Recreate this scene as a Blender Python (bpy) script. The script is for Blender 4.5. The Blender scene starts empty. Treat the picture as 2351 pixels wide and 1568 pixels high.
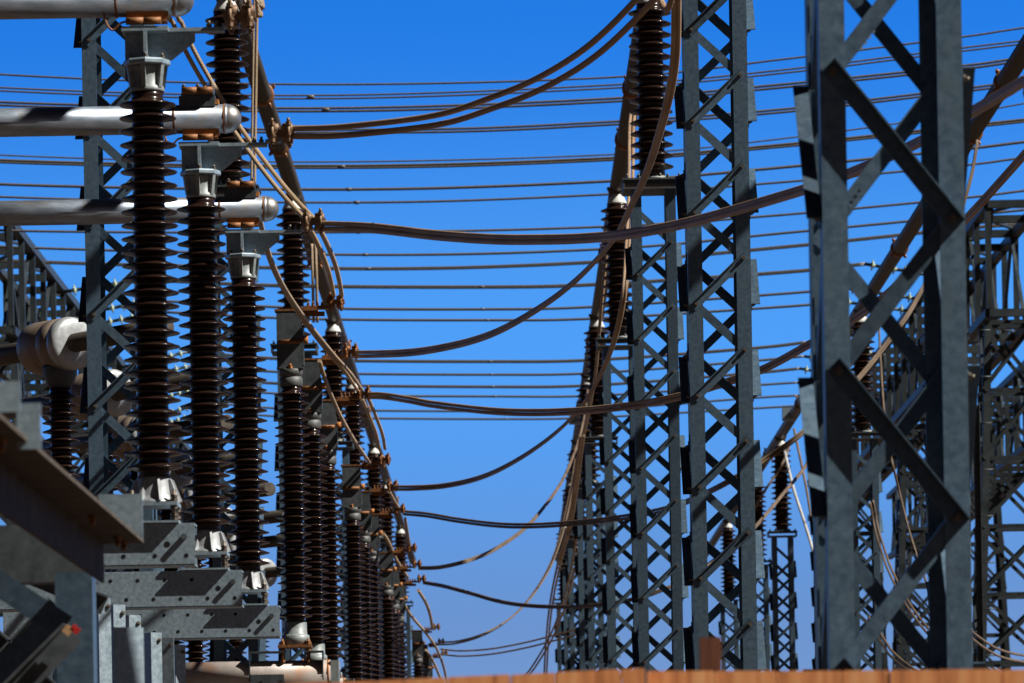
import bpy, math, random
from mathutils import Vector, Matrix
random.seed(7)
S = bpy.context.scene
C = S.collection
rad = math.radians

# ------------------------------------------------------------------ camera, world, sun, exposure
F = 10900.0                    # focal length in picture units (picture 2350 x 1568)
CX, HV, W, H = 1170.0, 1980.0, 2350.0, 1568.0
ROLL = rad(1.0)
sn, cs = math.sin(ROLL), math.cos(ROLL)

cam_d = bpy.data.cameras.new("camera")
cam = bpy.data.objects.new("camera", cam_d); C.objects.link(cam)
cam_d.sensor_width = 36.0
cam_d.lens = F / W * 36.0
cam_d.shift_x = (W/2 - CX) / W
cam_d.shift_y = (HV - H/2) / W
cam_d.clip_start = 0.5; cam_d.clip_end = 6000
cam_d.dof.use_dof = True
cam_d.dof.focus_distance = 35.0
cam_d.dof.aperture_fstop = 8.0
cam_d.dof.aperture_blades = 7
cam.matrix_world = Matrix(((cs, sn, 0, 0), (0, 0, -1, 0), (-sn, cs, 0, 0), (0, 0, 0, 1)))
S.camera = cam

SUN = Vector((0.955, -0.27, 1.0)).normalized()      # direction towards the sun
sun_d = bpy.data.lights.new("sun", 'SUN'); sun = bpy.data.objects.new("sun", sun_d); C.objects.link(sun)
sun_d.energy = 5.0; sun_d.angle = rad(0.53); sun_d.color = (1.0, 0.95, 0.88)
sun.rotation_euler = SUN.to_track_quat('Z', 'Y').to_euler()
sun.location = (40, -20, 50)

world = bpy.data.worlds.new("World"); S.world = world; world.use_nodes = True
nt = world.node_tree; nt.nodes.clear()
N = nt.nodes.new; L = nt.links.new
out = N('ShaderNodeOutputWorld'); bg = N('ShaderNodeBackground'); sky = N('ShaderNodeTexSky')
sky.sky_type = 'NISHITA'; sky.sun_disc = False
sky.sun_elevation = math.asin(SUN.z); sky.sun_rotation = math.atan2(SUN.x, SUN.y)
sky.altitude = 900; sky.air_density = 1.0; sky.dust_density = 0.2; sky.ozone_density = 3.0
# low sky takes the higher sky's blue; zenith dimmed to cut fill
tc = N('ShaderNodeTexCoord'); sep = N('ShaderNodeSeparateXYZ'); comb = N('ShaderNodeCombineXYZ')
mz = N('ShaderNodeMath'); mz.operation = 'MULTIPLY_ADD'; mz.inputs[1].default_value = 2.2; mz.inputs[2].default_value = 0.10
L(tc.outputs['Generated'], sep.inputs[0]); L(sep.outputs['Z'], mz.inputs[0])
L(sep.outputs['X'], comb.inputs[0]); L(sep.outputs['Y'], comb.inputs[1]); L(mz.outputs[0], comb.inputs[2])
L(comb.outputs[0], sky.inputs[0])
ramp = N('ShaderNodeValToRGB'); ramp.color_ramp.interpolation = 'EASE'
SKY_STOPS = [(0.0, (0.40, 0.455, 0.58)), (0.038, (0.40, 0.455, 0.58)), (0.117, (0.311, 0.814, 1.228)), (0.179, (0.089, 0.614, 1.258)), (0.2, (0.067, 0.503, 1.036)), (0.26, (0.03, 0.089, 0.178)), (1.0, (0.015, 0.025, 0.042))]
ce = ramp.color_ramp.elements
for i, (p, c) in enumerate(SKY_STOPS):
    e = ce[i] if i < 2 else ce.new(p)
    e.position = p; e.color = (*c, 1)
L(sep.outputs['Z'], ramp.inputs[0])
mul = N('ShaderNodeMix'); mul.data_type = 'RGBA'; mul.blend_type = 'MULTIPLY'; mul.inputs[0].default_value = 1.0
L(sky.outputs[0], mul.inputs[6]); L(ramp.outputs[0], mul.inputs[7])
# sky behind the eye is dimmed to cut fill on camera-facing faces
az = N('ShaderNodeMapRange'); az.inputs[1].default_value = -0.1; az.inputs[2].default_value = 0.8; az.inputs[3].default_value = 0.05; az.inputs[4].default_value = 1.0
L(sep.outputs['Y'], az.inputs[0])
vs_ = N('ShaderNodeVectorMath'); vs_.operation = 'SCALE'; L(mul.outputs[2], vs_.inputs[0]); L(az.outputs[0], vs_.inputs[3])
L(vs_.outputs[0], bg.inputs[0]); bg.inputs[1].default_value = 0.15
L(bg.outputs[0], out.inputs[0])
S.view_settings.view_transform = 'Standard'; S.view_settings.look = 'None'
S.view_settings.exposure = 0.45; S.view_settings.gamma = 1.0

V = Vector
def P(u, v, d):
    """picture point (u, v) at d metres from the eye -> place in the yard"""
    xr, yr = (u - CX)/F, -(v - HV)/F
    return Vector((d*(xr*cs + yr*sn), d, d*(-xr*sn + yr*cs)))

# ------------------------------------------------------------------ materials
def new_mat(name):
    m = bpy.data.materials.new(name); m.use_nodes = True
    n = m.node_tree; b = n.nodes['Principled BSDF']
    return m, n, b

def noise_mat(name, c1, c2, scale, rough, metal=0.0, rough_var=0.1, bump=0.0, detail=4, stretch=None, coat=0.0, c3=None, spec=None, vary=False):
    m, n, b = new_mat(name)
    t = n.nodes.new('ShaderNodeTexCoord'); nz = n.nodes.new('ShaderNodeTexNoise')
    nz.inputs['Scale'].default_value = scale; nz.inputs['Detail'].default_value = detail
    nz.inputs['Roughness'].default_value = 0.65
    if stretch:
        mp = n.nodes.new('ShaderNodeMapping'); mp.inputs['Scale'].default_value = stretch
        n.links.new(t.outputs['Object'], mp.inputs[0]); n.links.new(mp.outputs[0], nz.inputs[0])
    else:
        n.links.new(t.outputs['Object'], nz.inputs[0])
    r = n.nodes.new('ShaderNodeValToRGB')
    r.color_ramp.elements[0].position = 0.3; r.color_ramp.elements[1].position = 0.7
    r.color_ramp.elements[0].color = (*c1, 1); r.color_ramp.elements[1].color = (*c2, 1)
    n.links.new(nz.outputs[0], r.inputs[0])
    last = r.outputs[0]
    if c3:          # large stains
        n2 = n.nodes.new('ShaderNodeTexNoise'); n2.inputs['Scale'].default_value = scale*0.25; n2.inputs['Detail'].default_value = 6
        n.links.new(t.outputs['Object'], n2.inputs[0])
        r2 = n.nodes.new('ShaderNodeValToRGB'); r2.color_ramp.elements[0].position = 0.55; r2.color_ramp.elements[1].position = 0.72
        n.links.new(n2.outputs[0], r2.inputs[0])
        mx = n.nodes.new('ShaderNodeMix'); mx.data_type = 'RGBA'
        n.links.new(r2.outputs[0], mx.inputs[0]); n.links.new(last, mx.inputs[6]); mx.inputs[7].default_value = (*c3, 1)
        last = mx.outputs[2]
    if vary:        # every member has its own tone of zinc
        oi = n.nodes.new('ShaderNodeObjectInfo'); vr = n.nodes.new('ShaderNodeMapRange'); vr.inputs[3].default_value = .68; vr.inputs[4].default_value = 1.3
        n.links.new(oi.outputs['Random'], vr.inputs[0])
        sc_ = n.nodes.new('ShaderNodeVectorMath'); sc_.operation = 'SCALE'
        n.links.new(last, sc_.inputs[0]); n.links.new(vr.outputs[0], sc_.inputs[3]); last = sc_.outputs[0]
    n.links.new(last, b.inputs['Base Color'])
    mr = n.nodes.new('ShaderNodeMapRange'); mr.inputs[3].default_value = max(0, rough-rough_var); mr.inputs[4].default_value = rough+rough_var
    n.links.new(nz.outputs[0], mr.inputs[0]); n.links.new(mr.outputs[0], b.inputs['Roughness'])
    b.inputs['Metallic'].default_value = metal
    b.inputs['Coat Weight'].default_value = coat; b.inputs['Coat Roughness'].default_value = 0.09
    if spec is not None: b.inputs['Specular IOR Level'].default_value = spec
    if bump:
        bp = n.nodes.new('ShaderNodeBump'); bp.inputs['Strength'].default_value = bump; bp.inputs['Distance'].default_value = 0.01
        n.links.new(nz.outputs[0], bp.inputs['Height']); n.links.new(bp.outputs[0], b.inputs['Normal'])
    return m

M = {}
M['steel'] = noise_mat('galvanised_steel', (0.060, 0.102, 0.146), (0.112, 0.175, 0.235), 30, 0.45, 0.4, 0.12, 0.05, c3=(0.088, 0.135, 0.165), vary=True)
M['steel_pale'] = noise_mat('pale_galvanised_steel', (0.21, 0.285, 0.33), (0.39, 0.48, 0.54), 42, 0.45, 0.3, 0.12, 0.05)
M['steel_dark'] = noise_mat('weathered_grey_steel', (0.045, 0.055, 0.06), (0.10, 0.115, 0.12), 14, 0.55, 0.3, 0.1, 0.0, vary=True)
M['gantry'] = noise_mat('dark_gantry_steel', (0.022, 0.030, 0.034), (0.055, 0.068, 0.074), 3, 0.5, 0.2, 0.1, 0.0, vary=True)
M['brown_steel'] = noise_mat('dull_brown_steel', (0.07, 0.058, 0.047), (0.13, 0.11, 0.092), 10, 0.8, 0.0, 0.05, 0.0, spec=0.06)  # plain dark brown with almost no gloss
M['bronze'] = noise_mat('tan_bronze', (0.13, 0.075, 0.042), (0.30, 0.19, 0.11), 40, 0.55, 0.25, 0.12, 0.2)
M['porcelain'] = noise_mat('brown_glazed_porcelain', (0.014, 0.0068, 0.0048), (0.029, 0.0142, 0.0098), 9, 0.26, 0.0, 0.06, 0.0, coat=0.2, spec=0.2)
M['alu'] = noise_mat('aluminium_tube', (0.25, 0.30, 0.36), (0.42, 0.48, 0.56), 26, 0.42, 0.8, 0.08, 0.03, stretch=(0.25, 1, 1), c3=(0.36, 0.32, 0.28))
M['alu_dull'] = noise_mat('dull_aluminium_tube', (0.062, 0.053, 0.042), (0.115, 0.098, 0.078), 12, 0.5, 0.4, 0.1, 0.0)
M['alu_white'] = noise_mat('white_aluminium', (0.32, 0.34, 0.35), (0.50, 0.52, 0.53), 18, 0.42, 0.3, 0.08, 0.0)
M['alu_drum'] = noise_mat('shaded_brown_aluminium', (0.20, 0.155, 0.115), (0.34, 0.27, 0.21), 8, 0.45, 0.3, 0.1, 0.0)  # drum body: brown tint with its shaded side put into the colour
M['rust'] = noise_mat('rusty_bronze', (0.14, 0.055, 0.020), (0.34, 0.15, 0.05), 40, 0.6, 0.35, 0.15, 0.2)
M['rust_bright'] = noise_mat('orange_rust', (0.30, 0.10, 0.02), (0.50, 0.20, 0.05), 50, 0.75, 0.0, 0.1, 0.2)
M['bolt'] = noise_mat('bolt_steel', (0.10, 0.085, 0.07), (0.22, 0.18, 0.14), 60, 0.5, 0.6, 0.1, 0.0)
M['cast'] = noise_mat('grey_cast_cap', (0.18, 0.21, 0.21), (0.32, 0.35, 0.34), 24, 0.5, 0.15, 0.1, 0.06, c3=(0.28, 0.22, 0.16))
M['cast_dark'] = noise_mat('stained_cast_cap', (0.05, 0.055, 0.055), (0.15, 0.155, 0.15), 16, 0.55, 0.15, 0.1, 0.06, c3=(0.20, 0.12, 0.06))
M['cement'] = noise_mat('white_cement_cap', (0.55, 0.56, 0.53), (0.72, 0.72, 0.68), 20, 0.6, 0.0, 0.1, 0.0)
M['pipe'] = noise_mat('pinkish_painted_pipe', (0.36, 0.32, 0.29), (0.52, 0.45, 0.40), 13, 0.5, 0.1, 0.1, 0.04, c3=(0.42, 0.20, 0.09))
M['glass'] = noise_mat('pale_green_glass', (0.32, 0.42, 0.33), (0.50, 0.58, 0.42), 8, 0.15, 0.0, 0.05, 0.0, coat=0.5)
M['line'] = noise_mat('weathered_conductor', (0.12, 0.112, 0.105), (0.20, 0.19, 0.18), 30, 0.55, 0.4, 0.1, 0.0)
M['concrete'] = noise_mat('concrete', (0.28, 0.26, 0.23), (0.42, 0.39, 0.35), 6, 0.85, 0.0, 0.1, 0.2)
M['ground'] = noise_mat('red_gravel', (0.040, 0.024, 0.015), (0.075, 0.045, 0.028), 3, 0.95, 0.0, 0.03, 0.3)
M['red'] = noise_mat('red_paint', (0.45, 0.02, 0.02), (0.6, 0.04, 0.03), 20, 0.4)
M['tan'] = noise_mat('tan_paint', (0.45, 0.26, 0.12), (0.55, 0.34, 0.17), 20, 0.6)

def cable_mat(name, c1, c2, lay=0.30, strands=13):
    m, n, b = new_mat(name)
    t = n.nodes.new('ShaderNodeTexCoord'); sp = n.nodes.new('ShaderNodeSeparateXYZ')
    n.links.new(t.outputs['UV'], sp.inputs[0])
    a = n.nodes.new('ShaderNodeMath'); a.operation = 'MULTIPLY'; a.inputs[1].default_value = strands
    n.links.new(sp.outputs[0], a.inputs[0])
    k = n.nodes.new('ShaderNodeMath'); k.operation = 'MULTIPLY_ADD'; k.inputs[1].default_value = strands/lay
    n.links.new(sp.outputs[1], k.inputs[0]); n.links.new(a.outputs[0], k.inputs[2])
    q = n.nodes.new('ShaderNodeMath'); q.operation = 'MULTIPLY'; q.inputs[1].default_value = 2*math.pi
    n.links.new(k.outputs[0], q.inputs[0])
    s = n.nodes.new('ShaderNodeMath'); s.operation = 'SINE'; n.links.new(q.outputs[0], s.inputs[0])
    h = n.nodes.new('ShaderNodeMath'); h.operation = 'MULTIPLY_ADD'; h.inputs[1].default_value = .5; h.inputs[2].default_value = .5
    n.links.new(s.outputs[0], h.inputs[0])
    nz = n.nodes.new('ShaderNodeTexNoise'); nz.inputs['Scale'].default_value = 3; nz.inputs['Detail'].default_value = 5
    n.links.new(t.outputs['Object'], nz.inputs[0])
    r = n.nodes.new('ShaderNodeValToRGB'); r.color_ramp.elements[0].color = (*c1, 1); r.color_ramp.elements[1].color = (*c2, 1)
    r.color_ramp.elements[0].position = .3; r.color_ramp.elements[1].position = .7
    n.links.new(nz.outputs[0], r.inputs[0])
    n.links.new(r.outputs[0], b.inputs['Base Color'])
    bp = n.nodes.new('ShaderNodeBump'); bp.inputs['Strength'].default_value = 0.8; bp.inputs['Distance'].default_value = 0.005
    n.links.new(h.outputs[0], bp.inputs['Height']); n.links.new(bp.outputs[0], b.inputs['Normal'])
    b.inputs['Metallic'].default_value = 0.0; b.inputs['Roughness'].default_value = 0.5
    return m
M['cable'] = cable_mat('stranded_brown_conductor', (0.36, 0.235, 0.135), (0.55, 0.385, 0.24))
M['cable_dark'] = cable_mat('stranded_dark_conductor', (0.15, 0.10, 0.06), (0.26, 0.18, 0.11))
M['cable_pale'] = cable_mat('stranded_pale_conductor', (0.42, 0.30, 0.18), (0.60, 0.45, 0.29))
M['cable_white'] = cable_mat('stranded_bright_conductor', (0.50, 0.49, 0.46), (0.68, 0.66, 0.62))

def wood_mat(name, c1, c2, c3):
    m, n, b = new_mat(name)
    t = n.nodes.new('ShaderNodeTexCoord'); mp = n.nodes.new('ShaderNodeMapping'); mp.inputs['Scale'].default_value = (14, 14, 1.2)
    n.links.new(t.outputs['Object'], mp.inputs[0])
    nz = n.nodes.new('ShaderNodeTexNoise'); nz.inputs['Scale'].default_value = 2.2; nz.inputs['Detail'].default_value = 7; nz.inputs['Distortion'].default_value = 0.6
    n.links.new(mp.outputs[0], nz.inputs[0])
    r = n.nodes.new('ShaderNodeValToRGB'); e = r.color_ramp.elements
    e[0].position = .28; e[0].color = (*c1, 1); e[1].position = .75; e[1].color = (*c3, 1)
    x = e.new(.5); x.color = (*c2, 1)
    n.links.new(nz.outputs[0], r.inputs[0]); n.links.new(r.outputs[0], b.inputs['Base Color'])
    b.inputs['Roughness'].default_value = .7
    bp = n.nodes.new('ShaderNodeBump'); bp.inputs['Strength'].default_value = .3; bp.inputs['Distance'].default_value = .004
    n.links.new(nz.outputs[0], bp.inputs['Height']); n.links.new(bp.outputs[0], b.inputs['Normal'])
    return m
M['wood'] = wood_mat('orange_brown_boards', (0.42, 0.13, 0.04), (0.84, 0.33, 0.115), (0.95, 0.50, 0.22))
M['wood_dark'] = wood_mat('dark_red_timber', (0.10, 0.03, 0.012), (0.17, 0.055, 0.022), (0.24, 0.09, 0.04))

# ------------------------------------------------------------------ mesh builder
class MB:
    def __init__(s): s.v, s.f, s.sm, s.uv = [], [], [], {}
    def add(s, vs, fs, smooth=False, uvs=None):
        o = len(s.v); s.v += [tuple(v) for v in vs]
        for i, f in enumerate(fs):
            if uvs: s.uv[len(s.f)] = uvs[i]
            s.f.append([o+k for k in f]); s.sm.append(smooth)
        return s
    def frame(s, c, a, b, n):
        """box with centre c and half vectors a, b, n"""
        c = Vector(c)
        vs = [c+sx*a+sy*b+sz*n for sx in (-1, 1) for sy in (-1, 1) for sz in (-1, 1)]
        fs = [(0,1,3,2), (4,6,7,5), (0,4,5,1), (2,3,7,6), (0,2,6,4), (1,5,7,3)]
        if a.cross(b).dot(n) < 0: fs = [f[::-1] for f in fs]
        return s.add(vs, fs)
    def box(s, x0, x1, y0, y1, z0, z1):
        return s.frame(((x0+x1)/2, (y0+y1)/2, (z0+z1)/2), Vector(((x1-x0)/2, 0, 0)), Vector((0, (y1-y0)/2, 0)), Vector((0, 0, (z1-z0)/2)))
    def bar(s, p, q, w, t, n):
        """flat bar p->q, width w in the plane, thickness t along n"""
        p, q, n = Vector(p), Vector(q), Vector(n).normalized()
        d = q-p; b = d.normalized().cross(n).normalized()
        n = b.cross(d.normalized()).normalized()
        return s.frame((p+q)/2, d/2, b*(w/2), n*(t/2))
    def angle(s, p, q, w, h, t, n, up):
        """rolled angle p->q: flat leg of width w facing n, standing leg of height h along n on the side of up"""
        p, q, n, up = Vector(p), Vector(q), Vector(n).normalized(), Vector(up)
        d = (q-p).normalized(); b = d.cross(n).normalized()
        if b.dot(up) < 0: b = -b
        s.bar(p, q, w, t, n)
        o = b*(w/2-t/2) + n*(h/2+t/2)
        return s.frame((p+q)/2+o, (q-p)/2, n*(h/2), b*(t/2))
    def prism(s, poly, y0, y1):
        n = len(poly)
        vs = [(x, y0, z) for x, z in poly] + [(x, y1, z) for x, z in poly]
        area = sum(poly[i][0]*poly[(i+1) % n][1]-poly[(i+1) % n][0]*poly[i][1] for i in range(n))
        a, b = list(range(n)), list(range(2*n-1, n-1, -1))
        fs = [a, b] + [(i, n+i, n+(i+1) % n, (i+1) % n) for i in range(n)]
        if area < 0: fs = [list(f)[::-1] for f in fs]
        return s.add(vs, fs)
    def lathe(s, prof, n=32, o=(0, 0, 0), ax=(0, 0, 1), smooth=True):
        o, ax = Vector(o), Vector(ax).normalized()
        x = ax.orthogonal().normalized(); y = ax.cross(x)
        m = len(prof); vs = []
        for r, z in prof:
            for k in range(n):
                a = 2*math.pi*k/n
                vs.append(o+ax*z+(x*math.cos(a)+y*math.sin(a))*r)
        fs = [(i*n+k, i*n+(k+1) % n, (i+1)*n+(k+1) % n, (i+1)*n+k) for i in range(m-1) for k in range(n)]
        s.add(vs, fs, smooth)
        o0 = len(s.v)-len(vs)
        s.f.append([o0+k for k in range(n)][::-1]); s.sm.append(False)
        s.f.append([o0+(m-1)*n+k for k in range(n)]); s.sm.append(False)
        return s
    def cyl(s, p, q, r, n=16, smooth=True, r2=None):
        p, q = Vector(p), Vector(q)
        return s.lathe([(r, 0), (r2 if r2 is not None else r, (q-p).length)], n, p, q-p, smooth)
    def bolt(s, p, ax, r=0.016, h=0.018, shank=0.02):
        p, ax = Vector(p), Vector(ax).normalized()
        s.cyl(p, p+ax*h, r, 6, False)
        if shank: s.cyl(p+ax*h*0.98, p+ax*(h+shank), r*0.55, 8)
        return s
    def tube(s, pts, r, n=10):
        pts = [Vector(p) for p in pts]; m = len(pts)
        T = [(pts[min(i+1, m-1)]-pts[max(i-1, 0)]).normalized() for i in range(m)]
        x = T[0].orthogonal().normalized(); vs = []; ln = [0]
        for i in range(m):
            x = (x-T[i]*x.dot(T[i])).normalized(); y = T[i].cross(x)
            if i: ln.append(ln[-1]+(pts[i]-pts[i-1]).length)
            rr = r[i] if isinstance(r, (list, tuple)) else r
            vs += [pts[i]+(x*math.cos(2*math.pi*k/n)+y*math.sin(2*math.pi*k/n))*rr for k in range(n)]
        fs, uvs = [], []
        for i in range(m-1):
            for k in range(n):
                fs.append((i*n+k, i*n+(k+1) % n, (i+1)*n+(k+1) % n, (i+1)*n+k))
                uvs.append(((k/n, ln[i]), ((k+1)/n, ln[i]), ((k+1)/n, ln[i+1]), (k/n, ln[i+1])))
        s.add(vs, fs, True, uvs)
        o0 = len(s.v)-len(vs)
        s.f.append([o0+k for k in range(n)][::-1]); s.sm.append(False)
        s.f.append([o0+(m-1)*n+k for k in range(n)]); s.sm.append(False)
        return s
    def mesh(s, name, mat):
        me = bpy.data.meshes.new(name); me.from_pydata(s.v, [], s.f)
        if s.uv:
            u = me.uv_layers.new(name='UVMap')
            for i, p in enumerate(me.polygons):
                q = s.uv.get(i)
                if q:
                    for li, c in zip(p.loop_indices, q): u.data[li].uv = c
        me.polygons.foreach_set('use_smooth', s.sm)
        me.materials.append(M[mat]); me.update()
        return me
    def build(s, name, mat, parent=None, loc=None):
        o = bpy.data.objects.new(name, s.mesh(name, mat)); C.objects.link(o)
        if parent: o.parent = parent
        if loc is not None: o.location = loc
        return o

def each(parent, name, mat, items):
    """one part for every item; an item is a function that fills a builder"""
    for it in items:
        m = MB(); it(m); m.build(name, mat, parent)
def tag(o, label=None, cat=None, group=None, kind=None):
    if label: o['label'] = label
    if cat: o['category'] = cat
    if group: o['group'] = group
    if kind: o['kind'] = kind
    return o
def thing(name, label, cat, loc=(0, 0, 0), group=None, rz=0):
    o = bpy.data.objects.new(name, None); C.objects.link(o); o.location = loc; o.rotation_euler = (0, 0, rz)
    o.empty_display_size = .2
    return tag(o, label, cat, group)
KIDS = {}
def copy_tree(o, parent=None):
    c = o.copy(); C.objects.link(c)
    if parent: c.parent = parent
    for ch in [x for x in bpy.data.objects if x.parent == o] if o not in KIDS else KIDS[o]:
        copy_tree(ch, c)
    return c
def kids_of(o):
    KIDS[o] = [x for x in bpy.data.objects if x.parent == o]
    for k in KIDS[o]: KIDS[k] = [x for x in bpy.data.objects if x.parent == k]
    for k in KIDS[o]:
        for g in KIDS[k]: KIDS[g] = []
def crom(pts, n=8):
    pts = [Vector(p) for p in pts]; out = []
    e = [pts[0]*2-pts[1]] + pts + [pts[-1]*2-pts[-2]]
    for i in range(1, len(e)-2):
        a, b, c, d = e[i-1:i+3]
        for k in range(n):
            t = k/n
            out.append(.5*((2*b)+(c-a)*t+(2*a-5*b+4*c-d)*t*t+(3*b-a-3*c+d)*t**3))
    out.append(pts[-1]); return out
ORD = ['first', 'second', 'third', 'fourth', 'fifth', 'sixth', 'seventh', 'eighth', 'ninth', 'tenth', 'eleventh', 'twelfth',
       'thirteenth', 'fourteenth', 'fifteenth', 'sixteenth', 'seventeenth', 'eighteenth', 'nineteenth', 'twentieth']

# ------------------------------------------------------------------ ground
g = MB(); g.add([(-3000, -400, 0), (3000, -400, 0), (3000, 5000, 0), (-3000, 5000, 0)], [(0, 1, 2, 3)])
GZ = -1.75
go = g.build('ground', 'ground', None, (0, 0, GZ)); tag(go, kind='structure')

# ------------------------------------------------------------------ lattice columns
def lattice(name, label, cat, loc, w, leg, pitch, zb, cells, bw, hand, out_h, zt, mat='steel', bolts=False, group=None, plinth=True):
    """square laced column; loc is on the ground, heights zb.. are absolute"""
    root = thing(name, label, cat, loc, group)
    z0 = loc[2]; t = leg*0.1; hw = w/2
    for sx in (-1, 1):
        for sy in (-1, 1):
            m = MB(); cx, cy = sx*hw, sy*hw
            za, zc = zb-z0, zt-z0
            m.box(min(cx, cx-sx*leg), max(cx, cx-sx*leg), min(cy, cy-sy*t), max(cy, cy-sy*t), za, zc)
            m.box(min(cx, cx-sx*t), max(cx, cx-sx*t), min(cy-sy*t, cy-sy*leg), max(cy-sy*t, cy-sy*leg), za, zc)
            m.build('leg', mat, root)
    if plinth:
        m = MB(); m.box(-hw-.22, hw+.22, -hw-.22, hw+.22, -0.2, zb-z0); m.build('footing', 'concrete', root)
    up = Vector((0, 0, 1)); ins = leg*0.5; tb = bw*0.1
    for f in range(4):                 # 0 front(-y) 1 back(+y) 2 left(-x) 3 right(+x)
        n = [Vector((0, -1, 0)), Vector((0, 1, 0)), Vector((-1, 0, 0)), Vector((1, 0, 0))][f]
        tx = Vector((1, 0, 0)) if f < 2 else Vector((0, 1, 0))
        ph = [0, .5, 0, 0][f]
        def pt(side, z, off): return tx*(side*(hw-ins)) + n*(hw+off) + up*(z-z0)
        for k in range(cells):
            za = zb+0.09+(k+ph)*pitch
            zm, zn = za+pitch/2, za+pitch
            if zn > zt: continue
            # first half: left -> right going up ; second half: right -> left going up
            segs = [((-1, za), (1, zm)), ((1, zm), (-1, zn))]
            if f == 2 and hand < 0: segs = [((1, za), (-1, zm)), ((-1, zm), (1, zn))]
            for j, (a, b) in enumerate(segs):
                outside = (j == 0) if hand > 0 else (j == 1)
                oo = tb*0.6 if outside else -t-tb*0.6
                p, q = pt(a[0], a[1], oo), pt(b[0], b[1], oo)
                d = (q-p).normalized(); ex = bw*(.5 if f < 2 or hand > 0 else .05); p = p-d*ex; q = q+d*ex
                m = MB()
                m.angle(p, q, bw, out_h if outside else bw*.8, tb, n if outside else -n, up if f != 2 or hand < 0 else -up)
                br = m.build('brace', mat, root)
                if bolts and outside:
                    each(br, 'bolt', 'bolt', [lambda b2, e=e: b2.bolt(e+n*tb*.5, n, .017, .014, .012) for e in (p+d*bw*.55, q-d*bw*.55)])
    return root

ROWX = {'L': -2.80, 'R': 1.61, 'F': 6.03}
STN = [35.0, 49.5, 64.5, 79.4, 89.0, 103.0, 113.0, 128.0]
ROWN = {'L': 'left busbar row', 'R': 'middle busbar row', 'F': 'right busbar row'}
SHELF = 7.06
col0 = lattice('lattice_column', 'tall grey lattice column in front of the others right of centre, crossed by a brown cable', 'lattice column',
               (ROWX['R'], 35.0, GZ), .46, .105, .67, -1.39, 12, .062, 1, .058, 6.96, bolts=True, group='laced steel columns under the busbars')
m = MB()
m.box(-.31, .31, -.28, .28, SHELF-.10-GZ, SHELF-.085-GZ)
m.box(-.31, -.295, -.28, .28, SHELF-.085-GZ, SHELF-GZ-.006); m.box(.295, .31, -.28, .28, SHELF-.085-GZ, SHELF-GZ-.006)
m.box(-.32, .32, -.29, .29, SHELF-.006-GZ, SHELF+.012-GZ)
for x in (-.27, -.15, .15, .27):
    for y in (-.24, .24): m.bolt((x, y, SHELF+.012-GZ), (0, 0, 1), .02, .02, .03)
m.build('top_shelf', 'steel_dark', col0)
kids_of(col0)
COLLAB = {}
def place_col(row, i):
    d = STN[i]
    if row == 'R' and i == 0: c = col0
    else: c = copy_tree(col0)
    c.location = (ROWX[row], d, GZ)
    if row == 'L' and i == 0: c['label'] = 'sunlit lattice column at left behind the silver tubes and the nearest insulator'
    elif not (row == 'R' and i == 0):
        c['label'] = f'grey laced steel column under the {ROWN[row]}, {ORD[i]} from the camera'
    c['group'] = 'laced steel columns under the busbars'
for row in 'LRF':
    for i in range(8):
        if row == 'F' and i == 0: continue
        place_col(row, i)

# big close tower
TB = lattice('lattice_tower', 'large close lattice tower leg with wide dark zigzag braces at right', 'lattice tower', (1.405, 17.25, GZ), .512, .091, 1.07, -1.56, 10, .060, -1, .048, 9.4,
        bolts=True)
# stamped marks on its inner braces (raised strokes)
mk = MB()
for (u, v) in ((1990, 92), (1986, 765), (2000, 1440), (1958, 458)):
    for k in range(4):
        c = P(u+(k-1.5)*9, v-(k-1.5)*13, 17.025)
        mk.frame(c, Vector((.0055, 0, .004)), Vector((0, .002, 0)), Vector((-.003, 0, .0045)))
TB.rotation_euler.z = rad(2.0)
tm = mk.build('stamped_mark', 'steel_pale', TB); tm.matrix_parent_inverse = (Matrix.Translation(TB.location) @ Matrix.Rotation(rad(2.0), 4, 'Z')).inverted()

# ------------------------------------------------------------------ porcelain
def porcelain_prof(z0, n, p, rc, R, core_below=.03, core_above=.03):
    pr = [(rc*1.02, z0-core_below), (rc, z0)]
    for k in range(n):
        z = z0+k*p
        w = R-rc
        pr += [(rc, z+p*.16), (rc+w*.10, z+p*.20), (rc+w*.5, z+p*.285), (R-.014, z+p*.345), (R-.004, z+p*.37), (R, z+p*.425), (R-.004, z+p*.485),
               (R-.016, z+p*.525), (rc+w*.5, z+p*.63), (rc+w*.12, z+p*.75), (rc, z+p*.84)]
    pr += [(rc, z0+n*p+.002), (rc*1.02, z0+n*p+core_above)]
    return pr
A_MESH = MB().lathe(porcelain_prof(.27, 28, .0707, .083, .151), 48).mesh('porcelain_stack', 'porcelain')

# busbar posts standing on the lattice columns
def bus_post(label, loc, group):
    r = thing('busbar_insulator', label, 'insulator', loc, group)
    MB().lathe(porcelain_prof(.10, 15, .1145, .135, .225, .06, .03), 40).build('porcelain_stack', 'porcelain', r)
    b = MB(); b.lathe([(.17, .012), (.17, .03), (.15, .035), (.145, .05)], 28)
    for k in range(6): b.bolt((.155*math.cos(k*1.047), .155*math.sin(k*1.047), .03), (0, 0, 1), .016, .016, .02)
    b.build('base_flange', 'cast', r)
    MB().lathe([(.138, 1.84), (.134, 1.86), (.085, 1.965), (.08, 1.97)], 28).build('top_cap', 'cement', r)
    s = MB(); s.box(-.1, .1, -.07, .07, 1.972, 1.985); s.prism([(-.10, 1.985), (.10, 1.985), (.135, 2.06), (.115, 2.075), (0, 2.0), (-.115, 2.075), (-.135, 2.06)], -.06, .06)
    for x in (-.09, .09):
        for y in (-.05, .05): s.bolt((x, y, 1.972), (0, 0, -1), .014, .014, .01)
    s.build('tube_saddle', 'bolt', r)
    return r
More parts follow.
